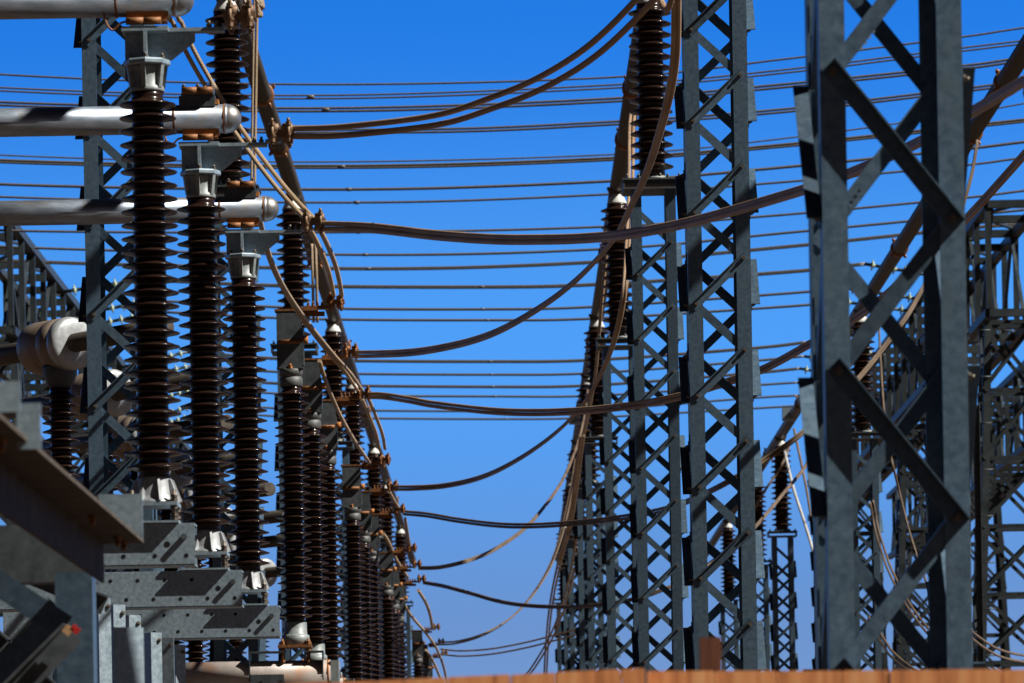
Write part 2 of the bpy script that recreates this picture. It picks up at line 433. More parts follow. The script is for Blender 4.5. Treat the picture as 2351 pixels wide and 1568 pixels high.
bp0 = bus_post('', (ROWX['R'], 35, SHELF+.012), 'brown insulators carrying the busbar tubes'); kids_of(bp0)
for row in 'LRF':
    for i in range(8):
        if row == 'F' and i == 0: continue
        b = bp0 if (row == 'R' and i == 0) else copy_tree(bp0)
        b.location = (ROWX[row], STN[i], SHELF+.012)
        b['label'] = f'brown ribbed insulator on the lattice column of the {ROWN[row]}, {ORD[i]} from the camera'
# busbar tubes along the rows
for row, lab in (('L', 'long weathered busbar tube running away above the left insulator row'), ('R', 'long dark busbar tube running away above the middle lattice columns'),
                 ('F', 'long dark busbar tube running away behind the large tower')):
    x = ROWX[row]+.02; z = SHELF+.012+2.115
    r = thing('busbar_tube', lab, 'busbar', (x, 16, z), 'long busbar tubes on the lattice columns')
    MB().lathe([(.108, 0), (.108, 128)], 28, (0, 0, 0), (0, 1, 0)).build('tube', 'alu_dull', r)
    for d in (56.5, 60.5, 71.8, 84, 96, 108, 120):
        k = MB(); k.lathe([(.113, -.09), (.135, -.085), (.135, .085), (.113, .09)], 24, (0, d-16, 0), (0, 1, 0))
        for a in (.6, 2.2, 3.9, 5.3):
            for y in (-.05, .05): k.bolt((.13*math.cos(a), d-16+y, .13*math.sin(a)), (math.cos(a), 0, math.sin(a)), .018, .03, .02)
        k.build('joint_clamp', 'rust', r)
    k = MB(); k.box(-.24, .02, 98.3-16, 98.6-16, -.12, .13); k.build('damper_plate', 'steel_pale', r)

# ------------------------------------------------------------------ left post units, first kind
def cap_end(m, p, ax, r):
    pass
def clamp_parts(parent, c, cable_ax=(1, 0, 0), s=1.0, mat='rust'):
    """bolted twin-groove cable clamp centred at c"""
    c = Vector(c); m = MB()
    for dy in (-.032*s, .032*s):
        for dx in (-.042*s, .042*s):
            m.lathe([(.024*s, -.033*s), (.034*s, -.027*s), (.034*s, .027*s), (.024*s, .033*s)], 14, c+Vector((dx, dy, .02*s)), (1, 0, 0))
            m.lathe([(.024*s, -.033*s), (.034*s, -.027*s), (.034*s, .027*s), (.024*s, .033*s)], 14, c+Vector((dx, dy, -.028*s)), (1, 0, 0))
    m.frame(c+Vector((0, 0, -.004*s)), Vector((.085*s, 0, 0)), Vector((0, .062*s, 0)), Vector((0, 0, .016*s)))
    o = m.build('terminal_clamp', mat, parent)
    def cb(b, dx, dy):
        b.bolt(c+Vector((dx, dy, .035*s)), (0, 0, 1), .019*s, .022*s, .022*s)
        b.bolt(c+Vector((dx, dy, -.045*s)), (0, 0, -1), .019*s, .022*s, .016*s)
        b.cyl(c+Vector((dx, dy, -.045*s)), c+Vector((dx, dy, .036*s)), .0105*s, 8)
    each(o, 'bolt', mat, [lambda b, dx=dx, dy=dy: cb(b, dx, dy) for dx in (-.05*s, .05*s) for dy in (-.07*s, .07*s)])
    return o
def base_parts(r):
    """cast foot with gussets, levelling bolts"""
    m = MB(); m.lathe([(.135, .112), (.135, .118), (.112, .135), (.105, .155), (.092, .235), (.09, .25)], 32)
    for k in range(8):
        a = k*math.pi/4+.3; d = Vector((math.cos(a), math.sin(a), 0)); q = Vector((-d.y, d.x, 0))*.007
        vs = [Vector((0, 0, .122))+d*.10, Vector((0, 0, .122))+d*.150, Vector((0, 0, .235))+d*.105, Vector((0, 0, .235))+d*.088]
        m.add([v-q for v in vs]+[v+q for v in vs], [(0, 1, 2, 3), (7, 6, 5, 4), (1, 0, 4, 5), (2, 1, 5, 6), (3, 2, 6, 7), (0, 3, 7, 4)])
    m.build('cast_foot', 'alu_white', r)
    m = MB(); m.prism([(-.17, .093), (.13, .093), (.13, .112), (-.17, .112)], -.14, .14); m.build('foot_plate', 'steel_pale', r)
    def lb(m, x, y):
        m.cyl((x, y, .0), (x, y, .175), .012, 10)
        for z, h in ((.013, .018), (.036, .016), (.073, .018), (.113, .018), (.136, .012)): m.lathe([(.021, z), (.021, z+h)], 6, (x, y, 0), smooth=False)
    each(r, 'levelling_bolt', 'bolt', [lambda m, x=x, y=y: lb(m, x, y) for x in (-.11, .11) for y in (-.115, .11)])
    m = MB(); m.box(-.17, .135, -.142, .13, .002, .013); m.build('sole_plate', 'steel_pale', r)

def post_a(label, loc):
    r = thing('post_insulator', label, 'insulator', loc, 'brown post insulators carrying silver tubes')
    o = bpy.data.objects.new('porcelain_stack', A_MESH); C.objects.link(o); o.parent = r
    base_parts(r)
    m = MB(); m.lathe([(.088, 2.275), (.092, 2.285), (.088, 2.30), (.078, 2.31), (.082, 2.40), (.085, 2.412)], 32)
    for k in range(6):
        a = k*math.pi/3+.4; d = Vector((math.cos(a), math.sin(a), 0)); q = Vector((-d.y, d.x, 0))*.012
        vs = [Vector((0, 0, 2.30))+d*.07, Vector((0, 0, 2.295))+d*.094, Vector((0, 0, 2.412))+d*.112, Vector((0, 0, 2.412))+d*.07]
        m.add([v-q for v in vs]+[v+q for v in vs], [(0, 1, 2, 3), (7, 6, 5, 4), (1, 0, 4, 5), (2, 1, 5, 6), (3, 2, 6, 7), (0, 3, 7, 4)])
    m.build('top_fitting', 'cast', r)
    m = MB(); m.lathe([(.118, 2.413), (.124, 2.42), (.124, 2.436), (.118, 2.445)], 8, smooth=False)
    fl = m.build('cap_flange', 'tan' if False else 'steel_pale', r)
    each(fl, 'bolt', 'bolt', [lambda m, a=a: m.bolt((.095*math.cos(a), .095*math.sin(a), 2.446), (0, 0, 1), .015, .015, .012) for a in (.5, 1.6, 2.7, 3.7, 4.7, 5.8)])
    b = MB()
    b.prism([(-.115, 2.447), (.13, 2.447), (.255, 2.545), (.255, 2.587), (-.115, 2.587)], .02, .032)
    b.box(-.009, .009, -.10, .02, 2.447, 2.587)
    b.build('bracket_web', 'steel_pale', r)
    b = MB(); b.box(-.125, .12, -.085, .085, 2.588, 2.612); b.box(.12, .41, -.03, .05, 2.590, 2.610); b.box(.40, .49, -.035, .055, 2.611, 2.627)
    arm = b.build('terminal_arm', 'steel_pale', r)
    each(arm, 'bolt', 'bolt', [lambda b, x=x: b.bolt((x, .0, 2.612), (0, 0, 1), .016, .018, .018) for x in (.33, .375)])
    clamp_parts(r, (.495, .0, 2.67), mat='bronze')
    return r
def tube_a(label, loc):
    """silver tube lying on the post; loc = tube axis above the post"""
    r = thing('silver_tube', label, 'busbar', loc, 'silver tubes with round end caps')
    R = .0875
    MB().lathe([(R, -3.2), (R, .155)], 48, (0, 0, 0), (1, 0, 0)).build('tube', 'alu', r)
    MB().lathe([(R+.001, .153), (R+.003, .155), (R+.003, .166), (R, .168)] + [(R*math.cos(a*math.pi/32), .168+R*1.0*math.sin(a*math.pi/32)) for a in range(1, 16)], 48, (0, 0, 0), (1, 0, 0)).build('end_cap', 'alu', r)
    MB().lathe([(R+.001, .148), (R+.0035, .150), (R+.0035, .155), (R+.001, .157)], 48, (0, 0, 0), (1, 0, 0)).build('rust_band', 'rust_bright', r)
    MB().lathe([(R+.001, -.160), (R+.003, -.158), (R+.003, -.149), (R+.001, -.147)], 48, (0, 0, 0), (1, 0, 0)).build('rust_band', 'rust', r)
    k = MB()
    k.box(-.12, .10, -.07, .07, R-.02, R+.045); k.box(-.105, .095, -.08, .08, R+.046, R+.062)
    k.box(-.10, .09, -.075, .075, R+.063, R+.095)
    cl = k.build('top_clamp', 'steel_dark', r)
    each(cl, 'bolt', 'bolt', [lambda k, x=x, y=y: k.bolt((x, y, R+.096), (0, 0, 1), .014, .014, .008) for x in (-.09, -.005, .08) for y in (-.055, .055)])
    each(cl, 'hinge_pin', 'rust', [lambda k, a=a, b=b: k.cyl((a, -.09, R+.074), (b, -.09, R+.074), .022, 16) for a, b in ((-.10, -.008), (-.004, .09))])
    k = MB(); k.box(.06, .12, -.05, .05, R-.006, R+.026); k.build('rust_shim', 'rust_bright', r)
    k = MB(); k.box(-.10, .11, -.06, .06, -R-.03, -R+.02)
    k.box(.085, .12, -.055, .055, -R-.008, -R+.03); lk = k.build('lower_clamp', 'rust_bright', r)
    each(lk, 'hinge_pin', 'rust', [lambda k, a=a, b=b: k.cyl((a, -.075, -R-.034), (b, -.075, -R-.034), .02, 16) for a, b in ((-.10, -.008), (-.004, .085))])
    k = MB(); k.tube(crom([(-.22, -.05, -R+.02), (-.20, -.06, -R-.05), (-.17, -.05, -R-.075), (-.13, -.05, -R-.04), (-.09, -.05, -R-.03)], 6), .006, 8)
    k.build('earth_lead', 'rust', r)
    return r
AXES = [(-1.837, 25.0), (-1.815, 29.0), (-1.78, 33.0)]
ZA = 1.81
nm = ['nearest and tallest looking post insulator, at left in front of the silver tubes', 'middle post insulator of the three big ones carrying silver tubes', 'right hand post insulator of the three big ones carrying silver tubes']
pa = post_a(nm[0], (*AXES[0], ZA)); kids_of(pa)
ta = tube_a('topmost silver tube, cut by the top of the picture', (AXES[0][0], AXES[0][1], ZA+2.612+.15)); kids_of(ta)
tn = ['topmost silver tube, cut by the top of the picture', 'middle silver tube with round polished end, left of the upper cable clamp', 'lowest silver tube with round polished end, partly behind two insulators']
for i in range(3):
    a = pa if i == 0 else copy_tree(pa); t = ta if i == 0 else copy_tree(ta)
    x, d = AXES[i]
    a.location = (x, d, ZA); t.location = (x, d, ZA+2.612+.15)
    a['label'] = nm[i]; t['label'] = tn[i]
    if i == 0:
        for ch in [o for o in bpy.data.objects if o.parent == t and o.name.startswith('rust_band')]: pass
# beams below them
def channel_beam(label, loc, x0, x1):
    r = thing('support_beam', label, 'steel beam', loc, 'punched channel beams under the insulators')
    h = .222; y0, y1 = -.10, .10; m = MB()
    m.box(x0, x1, y0, y0+.008, -h+.008, -.008)
    m.box(x0, x1, y0+.002, y1, -.0085, 0); m.box(x0, x1, y0+.002, y1, -h, -h+.0085)
    m.box(x0+.002, x1-.002, y1-.008, y1+.0, -.05, -.009); m.box(x0+.002, x1-.002, y1-.008, y1, -h+.009, -h+.05)
    m.build('channel', 'steel_pale', r)
    hx = [(x1-.045-.165*k, -h+.052) for k in range(7)] + [(x1-.14-.165*k, -.055) for k in range(1, 6)] + [(x1-.145, -.11)]
    each(r, 'bolt_hole', 'hole', [lambda m, x=x, z=z: m.cyl((x, y0-.001, z), (x, y0+.004, z), .0115 if z != -.11 else .016, 14) for x, z in hx])
    m = MB(); m.cyl((x1-.055, y0-.032, -.072), (x1-.055, y0, -.072), .016, 16); m.build('stud', 'steel_dark', r)
    return r
m_, n_, b_ = new_mat('dark_hole'); b_.inputs['Base Color'].default_value = (.004, .004, .005, 1); b_.inputs['Roughness'].default_value = 1; M['hole'] = m_
bl = ['uppermost punched channel beam, behind the blurred near steelwork', 'middle punched channel beam under the insulators, longest visible face', 'lowest punched channel beam above the white angle legs']
for i in range(3):
    x, d = AXES[i]
    channel_beam(bl[i], (x, d, ZA), -1.7, .215)

# white angle legs under the beams
def angle_leg(label, u, v, d, rz, w=.085, ln=4.2):
    p = P(u, v, d)
    r = thing('angle_leg', label, 'steel leg', (p.x, p.y, GZ), 'bright angle legs under the channel beams', rz)
    hh = p.z-GZ; t = .008; m = MB()
    m.box(-w/2, w/2, -t, 0, 0, hh); m.box(-w/2, -w/2+t, 0, w, 0, hh)
    m.build('angle', 'steel_pale', r)
    each(r, 'bolt', 'bolt', [lambda b, z=z: b.bolt((.02, -t, z), (0, -1, 0), .014, .012, .008) for z in (hh-.05, hh-.62)])
for u, v, d, lab in ((238, 1372, 27.4, 'bright angle leg beside the blurred near post, leftmost of its group'), (272, 1388, 28.2, 'bright angle leg under the left end of the middle beam, second from the blurred post'),
                (308, 1412, 28.8, 'bright angle leg just left of the lowest beam, third from the blurred post'), (357, 1452, 31.3, 'bright angle leg in front of the lowest beam, fourth from the blurred post'),
                (385, 1464, 32.2, 'darker angle leg under the lowest beam, fifth from the blurred post'), (412, 1480, 33.0, 'bright angle leg beside the pinkish pipe, rightmost of its group')):
    angle_leg(lab, u, v, d, rad(38 if d != 32.2 else -10))

# ------------------------------------------------------------------ second kind of post units
def post_b(label, loc):
    r = thing('disconnector_post', label, 'insulator', loc, 'brown switch posts along the left row')
    o = bpy.data.objects.new('porcelain_stack', A_MESH); C.objects.link(o); o.parent = r
    m = MB(); m.lathe([(.12, .05), (.12, .13), (.112, .135), (.10, .145), (.098, .24), (.095, .25)], 32); m.build('cast_foot', 'cast', r)
    m = MB(); m.box(-.15, .14, -.12, .12, .025, .049); m.build('foot_plate', 'rust', r)
    def lb(m, x, y):
        m.cyl((x, y, -.11), (x, y, .10), .012, 10)
        for z, h in ((-.10, .02), (-.01, .02), (.05, .03)): m.lathe([(.024, z), (.024, z+h)], 6, (x, y, 0), smooth=False)
    each(r, 'levelling_bolt', 'rust', [lambda m, x=x, y=y: lb(m, x, y) for x in (-.11, .11) for y in (-.09, .09)])
    m = MB(); m.lathe([(.088, 2.275), (.10, 2.29), (.10, 2.35), (.094, 2.355), (.094, 2.372), (.102, 2.376), (.102, 2.425), (.098, 2.43)], 32); m.build('top_cap', 'cast_dark', r)
    each(r, 'bolt', 'rust_bright', [lambda m, a=a: m.bolt((.085*math.cos(a), .085*math.sin(a), 2.43), (0, 0, 1), .02, .02, .02) for a in (.4, 1.5, 2.6, 3.7, 4.7, 5.7)])
    m = MB(); m.box(-.115, .10, -.075, -.063, 2.44, 2.925); m.box(-.115, .10, .063, .075, 2.44, 2.925); m.box(-.115, -.10, -.062, .062, 2.44, 2.80); m.box(-.12, .11, -.08, .08, 2.432, 2.442)
    m.prism([(.101, 2.46), (.115, 2.46), (.115, 2.70), (.101, 2.80)], -.07, .07)
    m.build('side_plates', 'steel_dark', r)
    m = MB(); m.box(-.13, .24, -.08, .08, 2.926, 2.944); m.box(.12, .36, -.045, .045, 2.945, 2.972); m.box(.12, .30, -.012, .012, 2.885, 2.925); arm = m.build('terminal_arm', 'rust', r)
    each(arm, 'bolt', 'rust', [lambda m, x=x: m.bolt((x, -.02, 2.973), (0, 0, 1), .014, .02, .02) for x in (.16, .20, .24, .28)])
    m = MB(); m.cyl((-.10, -.085, 2.66), (.09, -.085, 2.66), .02, 14); m.build('hinge_pin', 'rust', r); m = MB(); m.cyl((.10, -.04, 2.68), (.155, -.04, 2.68), .034, 18); m.build('pivot_pin', 'rust_bright', r)
    clamp_parts(r, (.395, 0, 3.01), s=.92)
    return r
BD = [41.0, 45.0, 49.0, 57.0, 61.0, 65.0, 73.0, 77.0, 81.0, 97.5, 104.0, 109.5]
pb = post_b('', (-1.81, 41, 1.86)); kids_of(pb)
def pipe_beam(label, loc):
    r = thing('pipe_beam', label, 'pipe', loc, 'round pipe beams under the switch posts')
    MB().lathe([(.118, -1.15), (.118, .30)], 36, (0, 0, 0), (1, 0, 0)).build('pipe', 'pipe', r)
    MB().lathe([(.1185, .27), (.121, .272), (.121, .285), (.1185, .287)], 36, (0, 0, 0), (1, 0, 0)).build('rust_band', 'rust_bright', r)
    MB().box(.301, .37, -.10, .10, -.115, .11).build('end_block', 'cast', r)
    m = MB()
    for x0, x1 in ((-.40, -.10), (.08, .24)):
        m.box(x0, x1, -.13, .13, .185, .195)
    m.box(-.40, -.39, -.13, .13, -.06, .184); m.box(.23, .24, -.13, .13, -.06, .184)
    m.box(-.39, -.10, -.135, -.125, -.11, -.005)
    m.build('saddle_bracket', 'steel_dark', r)
    each(r, 'bolt_hole', 'hole', [lambda m, x=x: m.cyl((x, -.138, -.07), (x, -.132, -.07), .013, 12) for x in (-.13, -.30)])
    return r
pp = pipe_beam('', (-1.81, 41, 1.86-.21)); kids_of(pp)
for i, d in enumerate(BD):
    b = pb if i == 0 else copy_tree(pb); p = pp if i == 0 else copy_tree(pp)
    x = -1.815
    b.location = (x, d, 1.86); p.location = (x, d, 1.66)
    b['label'] = f'brown switch post with rusty plates and clamp, {ORD[i]} one behind the three tube carrying insulators'
    p['label'] = 'pinkish rusty pipe beam above the fence at lower left' if i == 0 else f'pipe beam carrying the {ORD[i]} brown switch post behind the tubes'
    q = thing('pipe_leg', f'round steel leg standing under the {ORD[i]} pipe beam of the left row', 'steel leg', (x-.9, d, GZ), 'round legs under the pipe beams')
    mm = MB(); mm.cyl((0, 0, 0), (0, 0, 1.55-GZ), .09, 20); mm.build('tube', 'steel_pale', q)
    mm = MB(); mm.box(-.18, .18, -.18, .18, -.05, .02); mm.build('base_plate', 'steel_dark', q)

# ------------------------------------------------------------------ drum heads at left
def drum(label, loc):
    r = thing('drum_insulator', label, 'insulator', loc, 'post insulators with round drum heads at left')
    o = bpy.data.objects.new('porcelain_stack', A_MESH); C.objects.link(o); o.parent = r
    MB().lathe([(.12, .05), (.12, .13), (.10, .145), (.095, .25)], 28).build('cast_foot', 'cast', r)
    MB().lathe([(.085, 2.275), (.10, 2.30), (.125, 2.36), (.14, 2.43), (.14, 2.46)], 28).build('neck', 'steel_dark', r)
    ax = Vector((1, -1.25, 0)).normalized(); c = Vector((0, 0, 2.62))
    MB().lathe([(.15, -.36), (.18, -.35), (.203, -.32), (.212, -.26), (.212, -.045), (.2095, -.041), (.2095, -.033), (.212, -.029), (.212, .13)], 48, c, ax).build('drum', 'alu_drum', r)
    MB().lathe([(.212, .1305), (.213, .16), (.208, .19), (.192, .21), (.165, .22), (.10, .224), (.074, .224)], 48, c, ax).build('end_face', 'alu_white', r)  # whiter tone than the body paints in the sunlit end
    MB().lathe([(.085, -1.9), (.085, -.2), (.076, -.19), (.076, 1.5)], 32, c, ax).build('tube', 'alu_dull', r)
    m = MB(); m.cyl((0, 0, -3.4), (0, 0, .05), .08, 18); m.build('pedestal', 'steel_dark', r)
    return r
dr = drum('', (-3.53, 38, 1.58)); kids_of(dr)
for i, d in enumerate((38, 42, 46, 50, 54, 58, 62, 68)):
    q = dr if i == 0 else copy_tree(dr)
    q.location = (-3.53, d, 1.58)
    q['label'] = 'large pale drum headed insulator with a brown tube through it, nearest at the left edge' if i == 0 else f'drum headed insulator in the line behind the left lattice column, {ORD[i]} from the camera'

# ------------------------------------------------------------------ near blurred steel frame, lower left
fr = thing('steel_frame', 'blurred near steel frame with a sloping looking angle beam at lower left', 'steel frame', (-1.42, 17.1, GZ))
def fpart(mb, name, mat):
    o = mb.build(name, mat, fr); o.matrix_parent_inverse = Matrix.Translation(-Vector(fr.location)); return o
m = MB()
A0, A1 = P(330, 1243, 17), P(238, 1245, 17)
zt = A0.z
m.frame(((A0.x+A1.x)/2, 13.5, zt), Vector(((A0.x-A1.x)/2, 0, 0)), Vector((0, 3.5, 0)), Vector((0, 0, .006)))
m.add([(A1.x, 10, zt-.006), (A1.x-.012, 10, zt-.006), (A1.x-.012, 10, zt-.145), (A1.x, 10, zt-.145),
       (A1.x, 17, zt-.006), (A1.x-.012, 17, zt-.006), (A1.x-.012, 17, zt-.145), (A1.x, 17, zt-.145)],
      [(0, 1, 2, 3), (7, 6, 5, 4), (0, 4, 5, 1), (1, 5, 6, 2), (2, 6, 7, 3), (3, 7, 4, 0)])
fpart(m, 'angle_beam', 'brown_steel')
for d in (12.3, 12.8, 15.6, 16.6, 16.85):
    m = MB(); m.bolt((A0.x-.06, d, zt-.006), (0, 0, -1), .017, .016, .02); fpart(m, 'bolt', 'rust')
m = MB(); p, q = P(232, 1140, 17.3), P(333, 1245, 17.3); m.box(p.x, q.x, 17.2, 17.212, q.z, p.z); fpart(m, 'gusset_plate', 'steel_pale')
m = MB(); p, q = P(-30, 876, 12.6), P(46, 945, 12.6); m.box(p.x, q.x, 12.6, 12.612, q.z, p.z); fpart(m, 'end_plate', 'steel_pale'); m = MB(); p, q = P(38, 926, 12.9), P(94, 1030, 12.9); m.box(p.x, q.x, 12.9, 12.912, q.z, p.z); fpart(m, 'end_plate', 'steel_pale')
m = MB(); p, q = P(126, 1316, 17.2), P(212, 1340, 17.2); m.box(p.x, q.x, 17.19, 17.2, GZ, p.z); m.box(q.x-.012, q.x, 17.2, 17.34, GZ, p.z); m.box(p.x, p.x+.012, 17.2, 17.34, GZ, p.z); fpart(m, 'post', 'steel')
m = MB(); p, q = P(-90, 1212, 17.6), P(225, 1338, 17.6); m.box(p.x, q.x, 17.5, 17.512, q.z, p.z); m.box(p.x, q.x, 17.513, 17.66, p.z-.012, p.z); m.box(p.x, q.x, 17.513, 17.66, q.z, q.z+.012); fpart(m, 'cross_beam', 'steel_dark')
m = MB(); m.bar(P(-40, 1315, 17.0), P(150, 1440, 17.0), .09, .01, (0, -1, 0)); fpart(m, 'brace', 'steel')
m = MB(); m.bar(P(140, 1400, 17.9), P(-30, 1570, 17.9), .09, .01, (0, -1, 0)); fpart(m, 'brace', 'steel')
m = MB(); m.angle(P(168, 1452, 16.2), P(20, 1600, 16.2), .085, .05, .01, (0, -1, 0), (0, 0, 1)); fpart(m, 'brace', 'steel_dark')
m = MB(); a, b = P(168, 1440, 16.15), P(178, 1450, 16.15); m.frame((a+b)/2+Vector((0, 0, 0)), Vector((.011, 0, -.010)), Vector((.008, 0, .009)), Vector((0, .012, 0))); fpart(m, 'red_mark', 'red')
m = MB(); a = P(156, 1447, 16.15); m.frame(a, Vector((.011, 0, -.010)), Vector((.010, 0, .011)), Vector((0, .012, 0))); fpart(m, 'tan_mark', 'tan')
m = MB(); p = P(293, 1440, 18.4); m.frame((p.x, 18.4, (p.z+GZ)/2), Vector((.055, .045, 0)), Vector((-.003, .0035, 0)), Vector((0, 0, (p.z-GZ)/2))); fpart(m, 'bright_flange', 'steel_pale')
# second frame bay behind it
fb = thing('brace_frame', 'dark crossed braces behind the blurred near post at the lower left corner', 'steel frame', (-2.0, 22.0, GZ))
m = MB()
for a, b in (((-60, 1420), (130, 1600)), ((130, 1390), (-60, 1590)), ((0, 1290), (240, 1390))):
    m = MB(); m.angle(P(*a, 22), P(*b, 22), .09, .05, .01, (0, -1, 0), (0, 0, 1)); o = m.build('brace', 'steel_dark', fb); o.matrix_parent_inverse = Matrix.Translation(-Vector(fb.location))
m = MB(); p = P(-40, 1300, 22.2); m.box(p.x-.05, p.x+.05, 22.2, 22.21, GZ, p.z); o = m.build('post', 'steel', fb); o.matrix_parent_inverse = Matrix.Translation(-Vector(fb.location))

# ------------------------------------------------------------------ cables
def cable(label, pts, r=.0185, mat='cable', twin=None, group='heavy brown cables between the equipment', nseg=9, nside=12, closed=None):
    """pts (u, v, d); twin = offset vector of the second conductor"""
    w = [p.copy() if isinstance(p, Vector) else P(*p) for p in pts]; s = crom(w, nseg); o = s[0].copy()
    s = [p-o for p in s]
    if twin is None:
        c = MB().tube(s, r, nside).build('cable', mat, None, o)
        return tag(c, label, 'cable', group)
    t = thing('twin_cable', label, 'cable', o, group)
    n = len(s)
    for k, sg in enumerate((-.5, .5)):
        tw = [p + Vector(twin(i/(n-1)) if callable(twin) else twin)*sg for i, p in enumerate(s)]
        MB().tube(tw, r, nside).build('conductor', mat, t)
    return t
def fan(a, b): return lambda t: V(a)*(1-t)+V(b)*t
cable('twin brown cable sweeping from the upper left clamp up past the middle insulator top', [(648, 302, 29), (700, 304, 28.9), (800, 300, 28.5), (1000, 276, 28), (1130, 236, 27.6), (1250, 186, 27.2), (1370, 108, 26.8), (1490, -12, 26.4), (1550, -100, 26), V((1.45, 25.6, 7.6)), V((1.63, 25.4, 9.06))], .0185,
      twin=fan((-.0, .0, .047), (-.06, .02, .075)))
cable('thick brown twin cable hanging in a shallow sag across the lattice columns', [(724, 519, 33), (770, 520, 32.8), (860, 524, 32), (1000, 540, 30.8), (1130, 549, 29.6), (1230, 550, 28.8), (1340, 547, 28), (1450, 536, 27), (1600, 506, 25.8), (1840, 437, 24), (1960, 394, 23), (2110, 326, 21.6), (2240, 252, 20), (2350, 186, 19), (2480, 100, 18.2), V((3.9, 17.6, 5.2)), V((5.3, 17.2, 7.2)), V((6.05, 17.0, 9.06))], .0185,
      twin=fan((0, .0, .040), (0, .036, .006)))
cable('brown twin cable rising steeply from the third clamp in front of the middle insulators', [(812, 813, 45), (850, 813, 44.5), (930, 810, 43), (1000, 801, 42), (1080, 783, 41), (1150, 757, 40), (1230, 712, 39), (1300, 662, 38), (1360, 606, 37), (1415, 540, 36), (1450, 470, 35), (1486, 390, 34), (1515, 300, 33), (1538, 210, 32.4), (1550, 120, 32), (1552, 0, 31.7), (1550, -90, 31.5), V((1.45, 31.3, 7.5)), V((1.63, 31.2, 9.06))], .0185,
      twin=fan((0, .0, .040), (.04, .0, .0)))
cable('brown twin cable sagging from the fourth clamp past the close column to the right', [(840, 908, 49), (880, 909, 48.6), (940, 918, 48), (1000, 929, 47.5), (1150, 945, 46), (1300, 945, 44.8), (1450, 931, 43.6), (1560, 910, 42.8), (1640, 886, 42.2), (1750, 848, 41.4), (1860, 789, 40), (1960, 732, 39), (2030, 680, 38), (2110, 606, 37), (2215, 505, 35.4), (2350, 356, 34), (2430, 260, 33.4), V((5.0, 33, 7.2)), V((6.04, 32.8, 9.06))], .0185,
      twin=fan((0, .0, .040), (0, .02, .036)))
cable('brown twin cable rising from the fifth clamp up between the far insulators', [(900, 1120, 61), (950, 1120, 60.5), (1020, 1115, 60), (1090, 1100, 59), (1150, 1076, 58), (1220, 1035, 57), (1285, 985, 56), (1335, 932, 55), (1372, 872, 54), (1398, 815, 53), (1418, 750, 52.3), (1434, 660, 52), (1441, 560, 52.4), (1446, 480, 53), (1448, 400, 54), (1449, 300, 56), (1452, 262, 56.6)], .0185,
      twin=fan((0, .0, .040), (.05, 0, 0)))
cable('brown twin cable sagging from the sixth clamp behind the two close columns', [(927, 1177, 65), (980, 1182, 64.6), (1050, 1194, 64), (1130, 1204, 63), (1200, 1207, 62.5), (1290, 1203, 62), (1400, 1192, 61), (1500, 1175, 60), (1570, 1154, 59), (1660, 1112, 57), (1760, 1052, 57), (1850, 986, 57), (1967, 872, 58), (2067, 746, 58.6), (2113, 671, 59), (2180, 550, 59.4), (2225, 420, 59.6), (2243, 325, 59.7)], .0185, 'cable_dark', twin=V((0, .0, .040)))
cable('thin brown cable rising from the seventh clamp towards the far insulators', [(962, 1304, 77), (1010, 1302, 76), (1070, 1288, 75), (1130, 1264, 77), (1200, 1217, 78.5), (1250, 1162, 80), (1292, 1100, 82), (1325, 1020, 85), (1342, 950, 87), (1349, 893, 88.5)], .0185, 'cable_dark', twin=V((.0, .0, .03)))
cable('thin brown cable sagging from the eighth clamp to the base of the far columns', [(972, 1337, 81), (1020, 1346, 80), (1080, 1362, 79), (1140, 1379, 78), (1200, 1389, 77), (1280, 1393, 76), (1360, 1390, 75), (1450, 1376, 74), (1560, 1338, 74), (1640, 1290, 75), (1690, 1250, 76), (1736, 1206, 77), (1800, 1130, 79), (1853, 1063, 81), (1905, 960, 83.5), (1927, 850, 85)], .0185, 'cable_dark', twin=V((.0, .0, .03)))
cable('low brown cable rising from the lower far clamps', [(1005, 1477, 97), (1050, 1474, 96), (1110, 1456, 95), (1170, 1420, 96), (1220, 1368, 97), (1262, 1300, 98), (1290, 1220, 100), (1312, 1120, 102), (1326, 1033, 103)], .0185, 'cable_dark', twin=V((.06, .0, .05)))
cable('lowest brown twin cable just above the wooden fence', [(1012, 1496, 101), (1060, 1500, 100), (1130, 1495, 99), (1210, 1480, 98), (1280, 1462, 97), (1340, 1446, 96)], .0185, twin=V((.0, .0, .11)))
cable('short brown twin cable dropping behind the fence below the far insulators', [(1330, 1200, 90), (1318, 1290, 91), (1296, 1380, 92), (1266, 1460, 93), (1225, 1530, 94), (1190, 1575, 95)], .0185, twin=V((.07, .0, .0)))
# pale down leads on the left
G2 = 'pale cables hanging down the left row'
cable('pale twin cable running diagonally down between the first tube ends', [V((-2.76, 33.3, 9.06)), V((-2.62, 33.4, 7.6)), (385, -10, 33.5), (408, 55, 33.6), (440, 125, 33.7), (490, 212, 33.8), (550, 305, 33.6), (620, 400, 33.3), (670, 460, 33.1), (716, 508, 33)], .0165, 'cable_pale', twin=V((.062, .0, .0)), group=G2)
cable('thin pale twin cable falling from the lowest tube clamp to the fourth post', [(596, 500, 33.4), (606, 545, 34.5), (622, 600, 36), (650, 660, 38), (690, 722, 40), (730, 775, 42), (765, 818, 44), (800, 858, 46), (826, 896, 48.8)], .017, 'cable_pale', twin=fan((.0, .04, .0), (.05, .0, .0)), group=G2)
cable('thin pale cable hanging in front of the dark switch posts', [(733, 828, 44.6), (745, 868, 45), (762, 912, 46), (785, 962, 47.5), (815, 1014, 50), (848, 1062, 56)], .020, 'cable_pale', group=G2)
